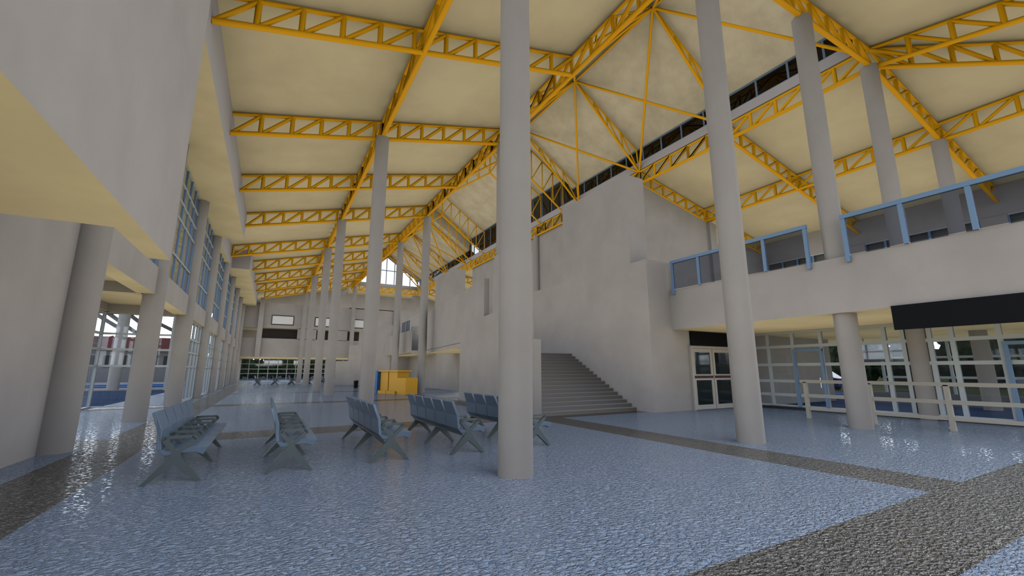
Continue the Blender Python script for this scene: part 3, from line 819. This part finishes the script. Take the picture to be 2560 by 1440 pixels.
TR = [(-8.4, 97, 4.2, 2.3), (-5.4, 98, 4.4, 2.3), (-2.4, 97.5, 4.0, 2.2), (.6, 98, 4.3, 2.3), (3.6, 97, 4.1, 2.2), (6.6, 98, 4.3, 2.3), (9.6, 97, 4.2, 2.2), (12.6, 98, 4.4, 2.3), (16, 97, 5, 2.6), (20, 98, 5, 2.6), (25, 100, 5, 2.8), (-11.8, 99, 4.4, 2.2),
      (62, 26, 5.6, 3.2), (62, 21, 5.2, 3.0), (63, 16, 5.6, 3.1), (61, 11, 5.0, 2.9), (63, 6, 5.6, 3.0), (60, 1.5, 5.0, 2.8), (62, -3, 5.6, 3.0), (60, -8, 5.2, 3.0), (61, -13, 5.6, 3.2), (66, 32, 6, 3.4),
      (-22, 92, 6.9, 3.2), (-34, 94, 7.2, 3.4), (-14, 93, 6.4, 3.0), (-46, 92, 7, 3.4)]
wh = lambda x, y: 'beyond the far glass front' if y > 95 and x > -14 else ('beyond the right glass wall' if x > 50 else 'behind the long building at left')
for i, (x, y, h, r) in enumerate(TR):
    tree(x, y, h, r, 'dark green bushy tree ' + wh(x, y), 10 + i)
# low wooded rise around the place
mb = MB(); N = 96
import itertools
pts = []
for k in range(N + 1):
    a = 2 * math.pi * k / N
    hh = 4.5 + 1.2 * math.sin(a * 5 + 1) + .8 * math.sin(a * 11 + .4)
    ra = 140
    pts.append((10 + ra * math.cos(a), 40 + ra * math.sin(a), -.1)); pts.append((10 + (ra + 24) * math.cos(a), 40 + (ra + 24) * math.sin(a), hh))
mb.add(pts, [(2 * k, 2 * k + 2, 2 * k + 3, 2 * k + 1) for k in range(N)], 0, True)
o = mb.build('hillside', M['leaf']); tag(o, None, None, None, 'structure')

# ------------------------------------------------------------------ world, sun, camera
W_DOWN, W_HOR, W_MID, W_UP = (1.0, .84, .58), (.86, .86, .88), (.80, .83, .92), (.40, .58, 1.0)
w = bpy.data.worlds.new('sky'); SC.world = w; w.use_nodes = True
nt = w.node_tree; nt.nodes.clear(); L = nt.links.new
out = nt.nodes.new('ShaderNodeOutputWorld'); bg = nt.nodes.new('ShaderNodeBackground')
tc = nt.nodes.new('ShaderNodeTexCoord'); sp = nt.nodes.new('ShaderNodeSeparateXYZ')
rp = nt.nodes.new('ShaderNodeValToRGB')
rp.color_ramp.elements[0].position = 0.0; rp.color_ramp.elements[0].color = (*W_DOWN, 1)
rp.color_ramp.elements[1].position = 1.0; rp.color_ramp.elements[1].color = (*W_UP, 1)
for p_, c_ in ((.42, W_DOWN), (.52, W_HOR), (.80, W_MID)):
    e_ = rp.color_ramp.elements.new(p_); e_.color = (*c_, 1)
rm = nt.nodes.new('ShaderNodeMapRange'); rm.inputs['From Min'].default_value = -1; rm.inputs['From Max'].default_value = 1
nz = nt.nodes.new('ShaderNodeTexNoise'); nz.inputs['Scale'].default_value = 5; nz.inputs['Detail'].default_value = 6
mxr = nt.nodes.new('ShaderNodeMix'); mxr.data_type = 'RGBA'; mxr.inputs[7].default_value = (.93, .93, .95, 1); mxr.clamp_factor = True
cr = nt.nodes.new('ShaderNodeMapRange'); cr.inputs['From Min'].default_value = .45; cr.inputs['From Max'].default_value = .7
L(tc.outputs['Generated'], sp.inputs[0]); L(sp.outputs['Z'], rm.inputs['Value']); L(rm.outputs['Result'], rp.inputs['Fac']); L(tc.outputs['Generated'], nz.inputs['Vector'])
L(nz.outputs['Fac'], cr.inputs['Value'])
up = nt.nodes.new('ShaderNodeMapRange'); up.inputs['From Min'].default_value = .02; up.inputs['From Max'].default_value = .12
up.inputs['To Max'].default_value = .7
ml = nt.nodes.new('ShaderNodeMath'); ml.operation = 'MULTIPLY'
L(sp.outputs['Z'], up.inputs['Value']); L(up.outputs['Result'], ml.inputs[0]); L(cr.outputs['Result'], ml.inputs[1]); L(ml.outputs[0], mxr.inputs[0]); L(rp.outputs['Color'], mxr.inputs[6])
L(mxr.outputs[2], bg.inputs['Color']); L(bg.outputs[0], out.inputs['Surface'])
bg.inputs['Strength'].default_value = 11.0

cam = bpy.data.cameras.new('camera'); co = bpy.data.objects.new('camera', cam); COL.objects.link(co)
co.location = (0, 0, 1.6); co.rotation_euler = (math.radians(90 + 10.854), 0, math.radians(-29.172))
cam.sensor_width = 36; cam.lens = 36 * 1070 / 2560; cam.clip_end = 600; cam.clip_start = .05
SC.camera = co
SC.view_settings.view_transform = 'Standard'; SC.view_settings.look = 'None'
SC.view_settings.exposure = 0.0; SC.view_settings.gamma = 1; SC.view_settings.use_curve_mapping = False
SC.cycles.use_denoising = True
# soft ambient daylight: the renderer's fast global illumination, lit by the sky
SC.cycles.use_fast_gi = True; SC.cycles.fast_gi_method = 'REPLACE'; SC.cycles.ao_bounces_render = 1; SC.cycles.ao_bounces = 1
w.light_settings.distance = 3.1; w.light_settings.ao_factor = .0589
